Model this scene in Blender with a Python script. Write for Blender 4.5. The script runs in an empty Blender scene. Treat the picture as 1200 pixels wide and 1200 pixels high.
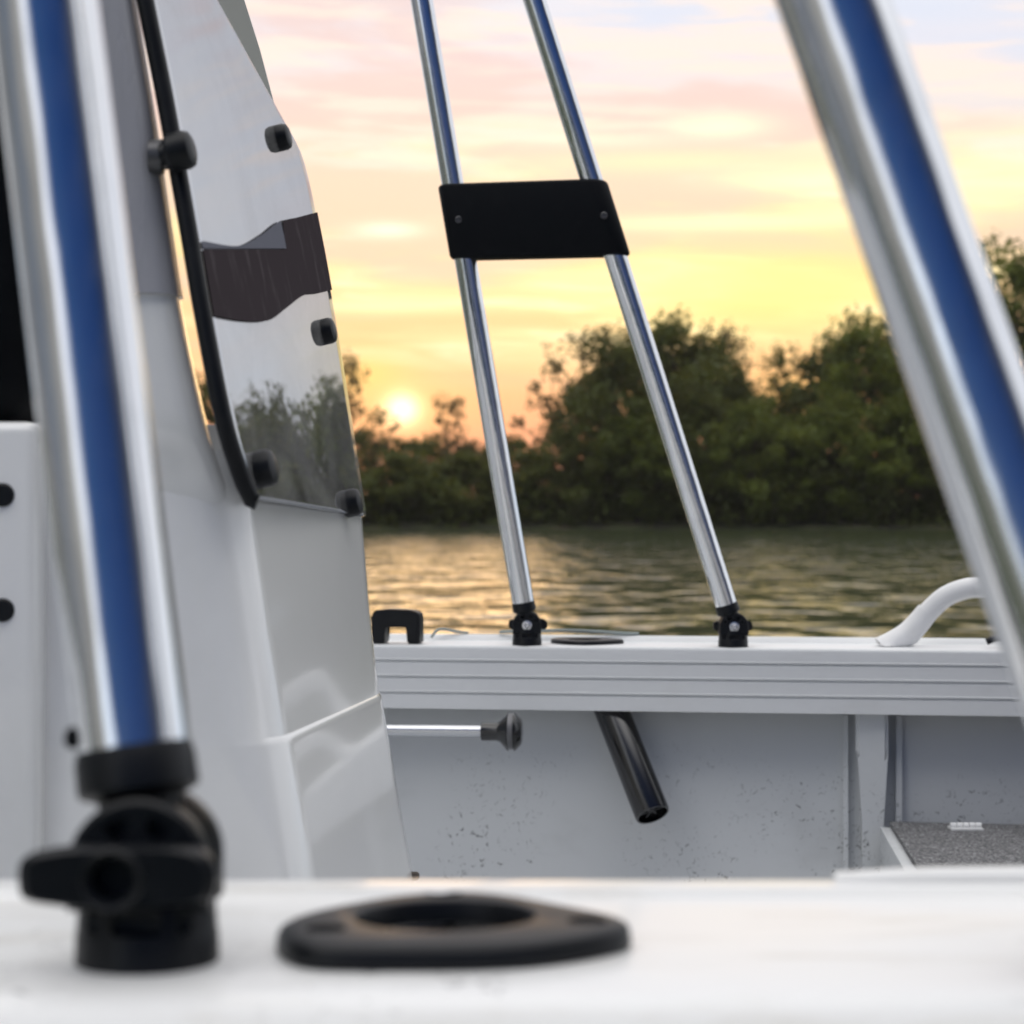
import bpy, bmesh, math, random
from mathutils import Vector, Matrix, noise as mnoise
R = math.radians
rnd = random.Random(7)
sc = bpy.context.scene
C = sc.collection
F = 2450.0 / 1200.0          # focal length in picture widths
CZ = 0.85                    # camera height over the water


def at(px, py, D):
    """a measured picture position at a distance D, as a point in metres"""
    return Vector(((px - 600) / 2450 * D, D, CZ + (600 - py) / 2450 * D))


def lin(r, g, b):
    f = lambda c: (c / 255) / 12.92 if c / 255 <= 0.04045 else ((c / 255 + 0.055) / 1.055) ** 2.4
    return (f(r), f(g), f(b), 1)


# ------------------------------------------------------------------ objects
ORIGIN = {}


def thing(name, label, cat, loc, group=None):
    o = bpy.data.objects.new(name, None)
    C.objects.link(o)
    o.location = loc
    o.empty_display_size = 0.05
    o['label'] = label
    o['category'] = cat
    if group:
        o['group'] = group
    ORIGIN[o] = Vector(loc)
    return o


def tag(o, label, cat, group=None, kind=None):
    if label:
        o['label'] = label
    if cat:
        o['category'] = cat
    if group:
        o['group'] = group
    if kind:
        o['kind'] = kind
    return o


def obj(name, bm, mat, parent=None, smooth=40, origin=None):
    """links a bmesh given in world coordinates as one mesh object"""
    if smooth:
        bmesh.ops.recalc_face_normals(bm, faces=bm.faces)
    org = Vector(origin) if origin is not None else (ORIGIN[parent] if parent else Vector((0, 0, 0)))
    bmesh.ops.translate(bm, verts=bm.verts, vec=-org)
    me = bpy.data.meshes.new(name)
    bm.to_mesh(me)
    bm.free()
    if smooth:
        for p in me.polygons:
            p.use_smooth = True
        me.set_sharp_from_angle(angle=R(smooth))
    o = bpy.data.objects.new(name, me)
    C.objects.link(o)
    if mat:
        me.materials.append(mat)
    ORIGIN[o] = org
    if parent:
        o.parent = parent
        o.location = org - ORIGIN[parent]
    else:
        o.location = org
    return o


def BM():
    return bmesh.new()


def frame(d):
    d = Vector(d).normalized()
    a = Vector((0, 0, 1)) if abs(d.z) < 0.9 else Vector((1, 0, 0))
    s = d.cross(a).normalized()
    return s, s.cross(d).normalized(), d


def loft(bm, rings, cap=True, closed=True):
    rs = [[bm.verts.new(p) for p in r] for r in rings]
    n = len(rs[0])
    for a, b in zip(rs, rs[1:]):
        for i in range(n if closed else n - 1):
            j = (i + 1) % n
            bm.faces.new((a[i], a[j], b[j], b[i]))
    if cap:
        bm.faces.new(rs[0][::-1])
        bm.faces.new(rs[-1])
    return rs


def lathe(bm, org, d, prof, n=32, cap=True):
    """prof: (along, radius) pairs on the axis d from org"""
    s, t, d = frame(d)
    org = Vector(org)
    return loft(bm, [[org + d * a + (s * math.cos(k * 2 * math.pi / n) + t * math.sin(k * 2 * math.pi / n)) * r
                      for k in range(n)] for a, r in prof], cap)


def tube(bm, pts, r, n=20, cap=True):
    pts = [Vector(p) for p in pts]
    rr = r if isinstance(r, (list, tuple)) else [r] * len(pts)
    s = None
    rings = []
    for i, p in enumerate(pts):
        d = (pts[min(i + 1, len(pts) - 1)] - pts[max(i - 1, 0)]).normalized()
        if s is None:
            s, t, _ = frame(d)
        else:
            s = (s - d * s.dot(d)).normalized()
            t = s.cross(d).normalized()
        rings.append([p + (s * math.cos(k * 2 * math.pi / n) + t * math.sin(k * 2 * math.pi / n)) * rr[i]
                      for k in range(n)])
    return loft(bm, rings, cap)


def spline(pts, m=8, closed=False):
    pts = [Vector(p) for p in pts]
    n = len(pts)
    out = []
    for i in range(n if closed else n - 1):
        if closed:
            p0, p1, p2, p3 = pts[i - 1], pts[i], pts[(i + 1) % n], pts[(i + 2) % n]
        else:
            p0, p1, p2, p3 = pts[max(i - 1, 0)], pts[i], pts[i + 1], pts[min(i + 2, n - 1)]
        for k in range(m):
            t = k / m
            out.append(0.5 * ((2 * p1) + (p2 - p0) * t + (2 * p0 - 5 * p1 + 4 * p2 - p3) * t * t
                              + (3 * p1 - p0 - 3 * p2 + p3) * t ** 3))
    if not closed:
        out.append(pts[-1])
    return out


def box(bm, c, size, bev=0.0, rot=None, seg=3):
    t = bmesh.new()
    bmesh.ops.create_cube(t, size=1)
    bmesh.ops.scale(t, vec=size, verts=t.verts)
    if bev:
        bmesh.ops.bevel(t, geom=t.edges[:], offset=bev, segments=seg, profile=0.5, affect='EDGES')
    if rot is not None:
        bmesh.ops.transform(t, matrix=rot, verts=t.verts)
    bmesh.ops.translate(t, vec=c, verts=t.verts)
    me = bpy.data.meshes.new('t')
    t.to_mesh(me)
    t.free()
    bm.from_mesh(me)
    bpy.data.meshes.remove(me)


def extrude_poly(bm, pts, vec):
    pts = [Vector(p) for p in pts]
    vec = Vector(vec)
    loft(bm, [pts, [p + vec for p in pts]])


def cut(bm, cutters):
    """boolean difference, returns a new bmesh"""
    def tmp(b):
        bmesh.ops.recalc_face_normals(b, faces=b.faces)
        me = bpy.data.meshes.new('tmp')
        b.to_mesh(me)
        b.free()
        o = bpy.data.objects.new('tmp', me)
        C.objects.link(o)
        return o
    o = tmp(bm)
    cs = [tmp(c) for c in cutters]
    for c in cs:
        m = o.modifiers.new('b', 'BOOLEAN')
        m.operation = 'DIFFERENCE'
        m.solver = 'EXACT'
        m.object = c
    dg = bpy.context.evaluated_depsgraph_get()
    me = bpy.data.meshes.new_from_object(o.evaluated_get(dg))
    out = bmesh.new()
    out.from_mesh(me)
    bpy.data.meshes.remove(me)
    for x in [o] + cs:
        d = x.data
        bpy.data.objects.remove(x)
        bpy.data.meshes.remove(d)
    return out


# ---------------------------------------------------------------- materials
def mat(name, col, rough=0.5, metal=0.0, **kw):
    m = bpy.data.materials.new(name)
    m.use_nodes = True
    b = m.node_tree.nodes['Principled BSDF']
    b.inputs['Base Color'].default_value = (*col[:3], 1)
    b.inputs['Roughness'].default_value = rough
    b.inputs['Metallic'].default_value = metal
    for k, v in kw.items():
        b.inputs[k.replace('_', ' ')].default_value = v
    return m


class NT:
    def __init__(s, tree):
        s.t = tree

    def n(s, typ, **kw):
        x = s.t.nodes.new(typ)
        for k, v in kw.items():
            if k.startswith('i_'):
                key = k[2:]
                x.inputs[int(key) if key.isdigit() else key.replace('_', ' ')].default_value = v
            else:
                setattr(x, k, v)
        return x

    def l(s, a, b):
        s.t.links.new(a, b)

    def math(s, op, a, b=None, c=None, clamp=False):
        x = s.t.nodes.new('ShaderNodeMath')
        x.operation = op
        x.use_clamp = clamp
        for i, v in enumerate((a, b, c)):
            if v is None:
                continue
            if isinstance(v, (int, float)):
                x.inputs[i].default_value = v
            else:
                s.l(v, x.inputs[i])
        return x.outputs[0]

    def mix(s, fac, a, b, blend='MIX'):
        x = s.t.nodes.new('ShaderNodeMix')
        x.data_type = 'RGBA'
        x.blend_type = blend
        for i, v in ((0, fac), (6, a), (7, b)):
            if isinstance(v, (int, float)):
                x.inputs[i].default_value = v
            elif isinstance(v, (tuple, list)):
                x.inputs[i].default_value = (*v[:3], 1)
            else:
                s.l(v, x.inputs[i])
        return x.outputs[2]

    def ramp(s, fac, stops, interp='LINEAR'):
        x = s.t.nodes.new('ShaderNodeValToRGB')
        x.color_ramp.interpolation = interp
        e = x.color_ramp.elements
        while len(e) < len(stops):
            e.new(0.5)
        for el, (p, c) in zip(e, stops):
            el.position = p
            el.color = (*c[:3], 1) if isinstance(c, (tuple, list)) else (c, c, c, 1)
        s.l(fac, x.inputs[0])
        return x.outputs[0]

    def smooth(s, v, a, b, lo=0.0, hi=1.0):
        x = s.t.nodes.new('ShaderNodeMapRange')
        x.interpolation_type = 'SMOOTHSTEP'
        s.l(v, x.inputs[0])
        for i, q in enumerate((a, b, lo, hi)):
            x.inputs[i + 1].default_value = q
        return x.outputs[0]


def dirty(name, base, dirt, rough, scale, amount, stretch=(1, 1, 1), spec_scale=None, zr=(0.59, 0.50), patch=(0.42, 0.60), bump=0.0, coat=0.0):
    """paint with soft smudges and, if wanted, small dark specks"""
    m = mat(name, base, rough)
    t = NT(m.node_tree)
    b = m.node_tree.nodes['Principled BSDF']
    b.inputs['Coat Weight'].default_value = coat
    b.inputs['Coat Roughness'].default_value = 0.08
    co = t.n('ShaderNodeTexCoord').outputs['Object']
    mp = t.n('ShaderNodeMapping', i_Scale=stretch)
    t.l(co, mp.inputs[0])
    n1 = t.n('ShaderNodeTexNoise', i_Scale=scale, i_Detail=6.0, i_Roughness=0.6)
    t.l(mp.outputs[0], n1.inputs['Vector'])
    f = t.smooth(n1.outputs[0], 0.52, 0.75, 0, amount)
    col = t.mix(f, base, dirt)
    if spec_scale:
        n2 = t.n('ShaderNodeTexNoise', i_Scale=spec_scale, i_Detail=3.0, i_Roughness=0.7, i_Distortion=1.2)
        t.l(co, n2.inputs['Vector'])
        n3 = t.n('ShaderNodeTexNoise', i_Scale=7.0, i_Detail=2.0)
        t.l(co, n3.inputs['Vector'])
        sp = t.math('MULTIPLY', t.smooth(n2.outputs[0], 0.60, 0.66), t.smooth(n3.outputs[0], *patch))
        # specks gather on the lower half of the side
        geo = t.n('ShaderNodeNewGeometry')
        sx = t.n('ShaderNodeSeparateXYZ')
        t.l(geo.outputs['Position'], sx.inputs[0])
        sp = t.math('MULTIPLY', sp, t.smooth(sx.outputs[2], *zr))
        col = t.mix(t.math('MULTIPLY', sp, 0.8), col, (0.03, 0.03, 0.035))
    t.l(col, b.inputs['Base Color'])
    rr = t.math('ADD', t.math('MULTIPLY', n1.outputs[0], 0.2), rough - 0.1)
    t.l(rr, b.inputs['Roughness'])
    if bump:
        n4 = t.n('ShaderNodeTexNoise', i_Scale=9.0, i_Detail=2.0)
        t.l(co, n4.inputs['Vector'])
        bp = t.n('ShaderNodeBump', i_Strength=bump, i_Distance=0.01)
        t.l(n4.outputs[0], bp.inputs['Height'])
        t.l(bp.outputs[0], b.inputs['Normal'])
    return m


M = {}
M['gunwale'] = dirty('white_gunwale_paint', (0.83, 0.83, 0.82), (0.58, 0.54, 0.47), 0.33, 17, 0.55, (0.8, 3.5, 1), spec_scale=150, zr=(2.0, 1.0), patch=(0.56, 0.70), coat=0.3)
M['fargun'] = dirty('white_extrusion_paint', (0.72, 0.73, 0.735), (0.60, 0.60, 0.585), 0.40, 10, 0.3, (1, 3, 3))
M['hull'] = dirty('pale_grey_hull_paint', (0.57, 0.585, 0.595), (0.44, 0.45, 0.455), 0.5, 5, 0.6, (1, 1, 1.6), spec_scale=125)
M['console'] = dirty('gloss_white_console', (0.88, 0.88, 0.865), (0.77, 0.77, 0.74), 0.24, 6, 0.5, bump=0.05, coat=1.0)
M['rail'] = dirty('white_rail_paint', (0.78, 0.78, 0.78), (0.6, 0.58, 0.55), 0.4, 20, 0.3)
M['cover'] = dirty('grey_pillar_cover', (0.42, 0.42, 0.45), (0.34, 0.34, 0.37), 0.25, 10, 0.6, (3, 3, 0.4))
M['black'] = dirty('black_moulded_plastic', (0.005, 0.006, 0.008), (0.012, 0.013, 0.016), 0.42, 60, 0.6)
M['black'].node_tree.nodes['Principled BSDF'].inputs['Specular IOR Level'].default_value = 0.28
M['plate'] = dirty('black_rubber_plate', (0.005, 0.006, 0.008), (0.009, 0.010, 0.012), 0.62, 40, 0.6)
M['plate'].node_tree.nodes['Principled BSDF'].inputs['Specular IOR Level'].default_value = 0.12
M['gloss_black'] = mat('black_polished_tube', (0.004, 0.004, 0.005), 0.22, Specular_IOR_Level=0.5, Coat_Weight=0.6)
M['steel'] = mat('bright_steel', (0.75, 0.75, 0.76), 0.25, 1.0)
M['dim_screw'] = mat('dark_screw_steel', (0.10, 0.10, 0.105), 0.4, 0.6)
M['thread'] = mat('dull_thread_steel', (0.40, 0.40, 0.41), 0.45, 0.8)
M['rust'] = mat('rusty_bolt', (0.07, 0.055, 0.045), 0.7)
M['pole'] = mat('anodised_pole', (0.62, 0.63, 0.66), 0.22, 1.0)
M['rope'] = mat('grey_green_rope', (0.30, 0.34, 0.33), 0.7)
M['wing'] = mat('smoked_grey_acrylic', (0.5, 0.5, 0.44), 0.3, 0.0, IOR=1.5)
M['film'] = dirty('dark_tint_film', (0.060, 0.050, 0.054), (0.115, 0.100, 0.105), 0.5, 30, 0.8, (3, 3, 0.6))  # windscreen reflection put into flat colours, dark and pale
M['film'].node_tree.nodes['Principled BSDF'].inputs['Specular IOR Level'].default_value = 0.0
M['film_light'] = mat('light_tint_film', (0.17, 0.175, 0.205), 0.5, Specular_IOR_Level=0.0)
M['inside'] = mat('bare_floor_paint', (0.45, 0.47, 0.49), 0.6)

# polished tube: drawn aluminium with faint lengthwise scratches
m = mat('polished_aluminium', (0.80, 0.81, 0.83), 0.10, 1.0)
t = NT(m.node_tree)
b = m.node_tree.nodes['Principled BSDF']
co = t.n('ShaderNodeTexCoord').outputs['Object']
mp = t.n('ShaderNodeMapping', i_Scale=(260, 260, 3))
t.l(co, mp.inputs[0])
n1 = t.n('ShaderNodeTexNoise', i_Scale=1.0, i_Detail=4.0)
t.l(mp.outputs[0], n1.inputs['Vector'])
t.l(t.smooth(n1.outputs[0], 0.3, 0.75, 0.07, 0.17), b.inputs['Roughness'])
n2 = t.n('ShaderNodeTexNoise', i_Scale=40.0, i_Detail=4.0)
t.l(co, n2.inputs['Vector'])
t.l(t.mix(t.smooth(n2.outputs[0], 0.5, 0.75, 0, 0.5), (0.82, 0.83, 0.85), (0.68, 0.69, 0.71)), b.inputs['Base Color'])
n3 = t.n('ShaderNodeTexNoise', i_Scale=1.0, i_Detail=2.0)
mp3 = t.n('ShaderNodeMapping', i_Scale=(45, 45, 7))
t.l(co, mp3.inputs[0])
t.l(mp3.outputs[0], n3.inputs['Vector'])
bp = t.n('ShaderNodeBump', i_Strength=0.35, i_Distance=0.0016)
t.l(n3.outputs[0], bp.inputs['Height'])
t.l(bp.outputs[0], b.inputs['Normal'])
M['tube'] = m

# windscreen: smoked acrylic with a strong mirror at this low angle, some light through
m = bpy.data.materials.new('smoked_windscreen')
m.use_nodes = True
t = NT(m.node_tree)
m.node_tree.nodes.remove(m.node_tree.nodes['Principled BSDF'])
out = m.node_tree.nodes['Material Output']
g = t.n('ShaderNodeBsdfGlossy', i_Color=(0.93, 0.94, 0.97, 1), i_Roughness=0.012)
tr = t.n('ShaderNodeBsdfTransparent', i_Color=(0.12, 0.12, 0.13, 1))
fr = t.n('ShaderNodeFresnel', i_IOR=14.0)
mx0 = t.n('ShaderNodeMixShader')
t.l(fr.outputs[0], mx0.inputs[0])
t.l(tr.outputs[0], mx0.inputs[1])
t.l(g.outputs[0], mx0.inputs[2])
# pale diffuse veil mixed in to lift the dark mirrored trees
df = t.n('ShaderNodeBsdfDiffuse', i_Color=(0.55, 0.55, 0.54, 1))
co = t.n('ShaderNodeTexCoord').outputs['Object']
n1 = t.n('ShaderNodeTexNoise', i_Scale=14.0, i_Detail=5.0, i_Distortion=0.6)
t.l(co, n1.inputs['Vector'])
mx = t.n('ShaderNodeMixShader')
t.l(t.smooth(n1.outputs[0], 0.3, 0.75, 0.07, 0.26), mx.inputs[0])
t.l(mx0.outputs[0], mx.inputs[1])
t.l(df.outputs[0], mx.inputs[2])
t.l(mx.outputs[0], out.inputs[0])
M['screen'] = m

# carpet
m = mat('grey_marine_carpet', (0.16, 0.16, 0.165), 0.95)
t = NT(m.node_tree)
b = m.node_tree.nodes['Principled BSDF']
co = t.n('ShaderNodeTexCoord').outputs['Object']
n1 = t.n('ShaderNodeTexNoise', i_Scale=330.0, i_Detail=3.0, i_Roughness=0.7)
t.l(co, n1.inputs['Vector'])
t.l(t.ramp(n1.outputs[0], [(0.30, (0.03, 0.03, 0.032)), (0.5, (0.13, 0.13, 0.135)), (0.68, (0.42, 0.42, 0.43))]), b.inputs['Base Color'])
bp = t.n('ShaderNodeBump', i_Strength=0.8, i_Distance=0.004)
t.l(n1.outputs[0], bp.inputs['Height'])
t.l(bp.outputs[0], b.inputs['Normal'])
M['carpet'] = m

# water
m = mat('brown_green_river', (0.055, 0.068, 0.033), 0.09, 0.0, IOR=1.25)
t = NT(m.node_tree)
b = m.node_tree.nodes['Principled BSDF']
geo = t.n('ShaderNodeNewGeometry').outputs['Position']
hs = []
for sx, sy, det, w, off in ((1.15, 0.55, 1.0, 1.0, 0), (2.8, 1.7, 2.0, 0.26, 7)):
    mp = t.n('ShaderNodeMapping', i_Scale=(sx, sy, 1), i_Location=(off, off, off), i_Rotation=(0, 0, R(8)))
    t.l(geo, mp.inputs[0])
    n1 = t.n('ShaderNodeTexNoise', i_Scale=1.0, i_Detail=det, i_Roughness=0.5, i_Distortion=0.4)
    t.l(mp.outputs[0], n1.inputs['Vector'])
    hs.append(t.math('MULTIPLY', n1.outputs[0], w))
h = t.math('ADD', hs[0], hs[1])
bp = t.n('ShaderNodeBump', i_Strength=1.0, i_Distance=0.15)
t.l(h, bp.inputs['Height'])
t.l(bp.outputs[0], b.inputs['Normal'])
M['water'] = m

# bank earth
m = mat('bank_earth', (0.05, 0.045, 0.03), 0.95)
t = NT(m.node_tree)
b = m.node_tree.nodes['Principled BSDF']
geo = t.n('ShaderNodeNewGeometry').outputs['Position']
n1 = t.n('ShaderNodeTexNoise', i_Scale=0.6, i_Detail=6.0)
t.l(geo, n1.inputs['Vector'])
t.l(t.ramp(n1.outputs[0], [(0.35, (0.025, 0.022, 0.014)), (0.55, (0.05, 0.06, 0.02)), (0.7, (0.09, 0.07, 0.045))]), b.inputs['Base Color'])
M['bank'] = m


def leafmat(name, a, bcol):
    m = bpy.data.materials.new(name)
    m.use_nodes = True
    t = NT(m.node_tree)
    b = m.node_tree.nodes['Principled BSDF']
    b.inputs['Roughness'].default_value = 0.6
    co = t.n('ShaderNodeTexCoord').outputs['Object']
    oi = t.n('ShaderNodeObjectInfo').outputs['Random']
    n1 = t.n('ShaderNodeTexNoise', i_Scale=0.55, i_Detail=3.0)
    t.l(co, n1.inputs['Vector'])
    f = t.math('ADD', t.smooth(n1.outputs[0], 0.35, 0.65, 0, 0.75), t.math('MULTIPLY', oi, 0.25))
    col = t.mix(f, a, bcol)
    t.l(col, b.inputs['Base Color'])
    tl = t.n('ShaderNodeBsdfTranslucent')
    t.l(t.mix(0.45, col, (0.17, 0.12, 0.015)), tl.inputs[0])
    mx = t.n('ShaderNodeMixShader', i_0=0.47)
    t.l(b.outputs[0], mx.inputs[1])
    t.l(tl.outputs[0], mx.inputs[2])
    t.l(mx.outputs[0], m.node_tree.nodes['Material Output'].inputs[0])
    return m


M['leaf_dark'] = leafmat('dark_olive_leaves', (0.064, 0.084, 0.014), (0.135, 0.170, 0.030))
M['leaf_green'] = leafmat('mid_green_leaves', (0.085, 0.120, 0.014), (0.20, 0.26, 0.032))
M['leaf_brown'] = leafmat('brownish_leaves', (0.090, 0.075, 0.034), (0.170, 0.140, 0.055))
M['bark'] = mat('bark', (0.055, 0.045, 0.035), 0.9)

# ------------------------------------------------------------------ setting
bm = BM()
N_ = 2
bmesh.ops.create_grid(bm, x_segments=2, y_segments=2, size=1800)
o = obj('water', bm, M['water'], smooth=0)
tag(o, 'brown green river water with small wind ripples', 'water', kind='structure')

bm = BM()
xs = [-1700, -600] + [-200 + 8 * i for i in range(58)] + [700, 1700]
prof = [(-2.0, -0.5), (0.0, -0.06), (1.2, 0.25), (4.0, 0.75), (12.0, 1.2), (60.0, 2.0), (1600, 4.0)]
rows = []
for x in xs:
    w = 0.9 * mnoise.noise((x * 0.06, 3.1, 0)) + 0.5 * mnoise.noise((x * 0.3, 1.1, 0))
    rows.append([bm.verts.new((x, 104 + w + d, z + (0.25 * mnoise.noise((x * 0.2, d, 5)) if 0 < d < 70 else 0))) for d, z in prof])
for a, b_ in zip(rows, rows[1:]):
    for i in range(len(prof) - 1):
        bm.faces.new((a[i], b_[i], b_[i + 1], a[i + 1]))
o = obj('river_bank', bm, M['bank'], smooth=60)
tag(o, 'low earth bank along the far side of the river', 'bank', kind='structure')

# -------------------------------------------------------------------- trees


def leaves(bm, rg, c, rad, n, size, flat=0.8):
    for _ in range(n):
        while True:
            p = Vector((rg.uniform(-1, 1), rg.uniform(-1, 1), rg.uniform(-1, 1)))
            if p.length <= 1:
                break
        p = p * (0.55 + 0.45 * p.length)
        q = c + Vector((p.x * rad, p.y * rad, p.z * rad * flat))
        s = size * rg.uniform(0.6, 1.5)
        u = Vector((rg.gauss(0, 1), rg.gauss(0, 1), rg.gauss(0, 0.7))).normalized()
        v = u.cross(Vector((rg.gauss(0, 1), rg.gauss(0, 1), rg.gauss(0, 1)))).normalized()
        vs = [bm.verts.new(q + u * s), bm.verts.new(q + v * s * 0.5), bm.verts.new(q - u * s), bm.verts.new(q - v * s * 0.5)]
        bm.faces.new(vs)


def make_variant(seed, nclump, leaf_n, wid, base_h, airy):
    """unit tree, height 1: crown mesh and trunk mesh"""
    rg = random.Random(seed)
    H = 9.0
    cr, tk = BM(), BM()
    cs = []
    for k in range(nclump):
        z = base_h + (1 - base_h) * (k + rg.random()) / nclump
        env = math.sin(math.pi * min(1, max(0.02, (z - base_h * 0.6) / (1.03 - base_h * 0.6)) ** 0.8)) ** 0.65
        a = rg.uniform(0, 2 * math.pi)
        rr = wid * env * rg.uniform(0.35, 1.0)
        cs.append(Vector((math.cos(a) * rr * H, math.sin(a) * rr * H, z * H * 0.96)))
    for c in cs:
        leaves(cr, rg, c, rg.uniform(0.55, 1.25) * (0.75 if airy else 1.15), int(leaf_n * 1.5), 0.125 if airy else 0.15)
    # wispy sprigs at the top
    for k in range(16):
        c = max(cs, key=lambda q: q.z + rg.uniform(-2, 2)) + Vector((rg.uniform(-.9, .9), rg.uniform(-.6, .6), rg.uniform(0.2, 0.9)))
        leaves(cr, rg, c, 0.42, 22, 0.11, 1.4)
    lean = Vector((rg.uniform(-.5, .5), rg.uniform(-.3, .3), 0))
    top = Vector((lean.x, lean.y, H * 0.82))
    pts = spline([Vector((0, 0, -0.4)), Vector((lean.x * .1, lean.y * .1, H * .25)), Vector((lean.x * .7, 0, H * .55)), top], 5)
    tube(tk, pts, [0.16 * (1 - 0.85 * i / (len(pts) - 1)) for i in range(len(pts))], 8)
    for c in cs[::2]:
        k = int(min(0.75, max(0.2, c.z / H - 0.18)) * (len(pts) - 1) / 0.82)
        a = pts[min(k, len(pts) - 2)]
        mid = (a + c) / 2 + Vector((0, 0, -0.25))
        tube(tk, spline([a, mid, c], 4), [0.06, .055, .05, .045, .04, .035, .03, .025, .02], 5)
    mc = bpy.data.meshes.new('crown')
    cr.to_mesh(mc)
    cr.free()
    mt = bpy.data.meshes.new('trunk')
    tk.to_mesh(mt)
    tk.free()
    mt.materials.append(M['bark'])
    for p in mt.polygons:
        p.use_smooth = True
    return mc, mt


VAR = {}
for nm, args in {'dense': (1, 52, 95, 0.36, 0.03, False), 'dense_b': (2, 58, 90, 0.40, 0.02, False),
                 'round': (3, 48, 95, 0.44, 0.04, False), 'airy': (4, 26, 40, 0.34, 0.30, True),
                 'thin': (5, 20, 42, 0.20, 0.25, True), 'airy_b': (6, 30, 42, 0.38, 0.22, True)}.items():
    VAR[nm] = make_variant(*args)
CROWN = {}


def tree(px, top, D, var, leaf, label, wide=1.0, group=None):
    mc, mt = VAR[var]
    if (var, leaf) not in CROWN:
        q = mc.copy()
        q.materials.append(M[leaf])
        CROWN[(var, leaf)] = q
    x = (px - 600) / 2450 * D
    ground = 0.45 if D < 108 else 1.0
    h = CZ + (600 - top) / 2450 * D - ground
    t_ = thing('tree', label, 'tree', (x, D, ground), group)
    t_.rotation_euler.z = rnd.uniform(0, 6.28)
    s = h / 9.2
    w = wide * max(s, 0.6)
    t_.scale = (w, w, s)
    for nm, me in (('crown', CROWN[(var, leaf)]), ('trunk', mt)):
        c = bpy.data.objects.new(nm, me)
        C.objects.link(c)
        c.parent = t_
    return t_


FILL = 'leafy tree in the unbroken dark green wood across the river'
FG = 'trees of the wood across the river'
specs = [
    (408, 418, 112, 'thin', 'leaf_brown', 'thin brownish tree rising just right of the middle windscreen knob, left of the sun', 0.8),
    (450, 484, 108, 'airy_b', 'leaf_dark', 'low loose tree directly below the setting sun', 0.9),
    (525, 466, 110, 'airy', 'leaf_brown', 'wispy brownish tree between the setting sun and the far frame\'s left tube', 0.9),
    (588, 520, 107, 'round', 'leaf_dark', 'lowest dark tree in the dip behind the far frame\'s left tube', 0.9),
    (672, 398, 110, 'airy_b', 'leaf_brown', 'airy orange tinged tree with sky showing through, between the two far tubes', 0.95),
    (716, 392, 107, 'dense', 'leaf_dark', 'dark bushy tree just left of the far frame\'s right tube', 0.9),
    (790, 372, 109, 'dense_b', 'leaf_dark', 'broad high rounded tree right of the far right tube, tallest of the middle wood', 0.95),
    (852, 384, 113, 'thin', 'leaf_brown', 'slim dark pointed tree beside the broad rounded one', 1.0),
    (912, 408, 111, 'thin', 'leaf_dark', 'slim tree standing alone in the bright gap of the treeline', 0.9),
    (948, 476, 108, 'round', 'leaf_green', 'low green tree below the orange gap in the treeline', 0.9),
    (1008, 372, 109, 'dense', 'leaf_green', 'tall bushy green tree just left of the near sloping tube', 0.95),
    (1062, 384, 112, 'airy_b', 'leaf_green', 'loose green tree half hidden by the near sloping tube', 1.0),
    (1120, 375, 108, 'dense_b', 'leaf_green', 'green tree wholly behind the near sloping tube', 1.0),
    (1196, 286, 106, 'round', 'leaf_green', 'tallest tree, at the right edge of the picture beyond the sloping tube', 0.8),
]
for px, top, D, v, lf, lab, w in specs:
    tree(px, top, D, v, lf, lab, w)
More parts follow.
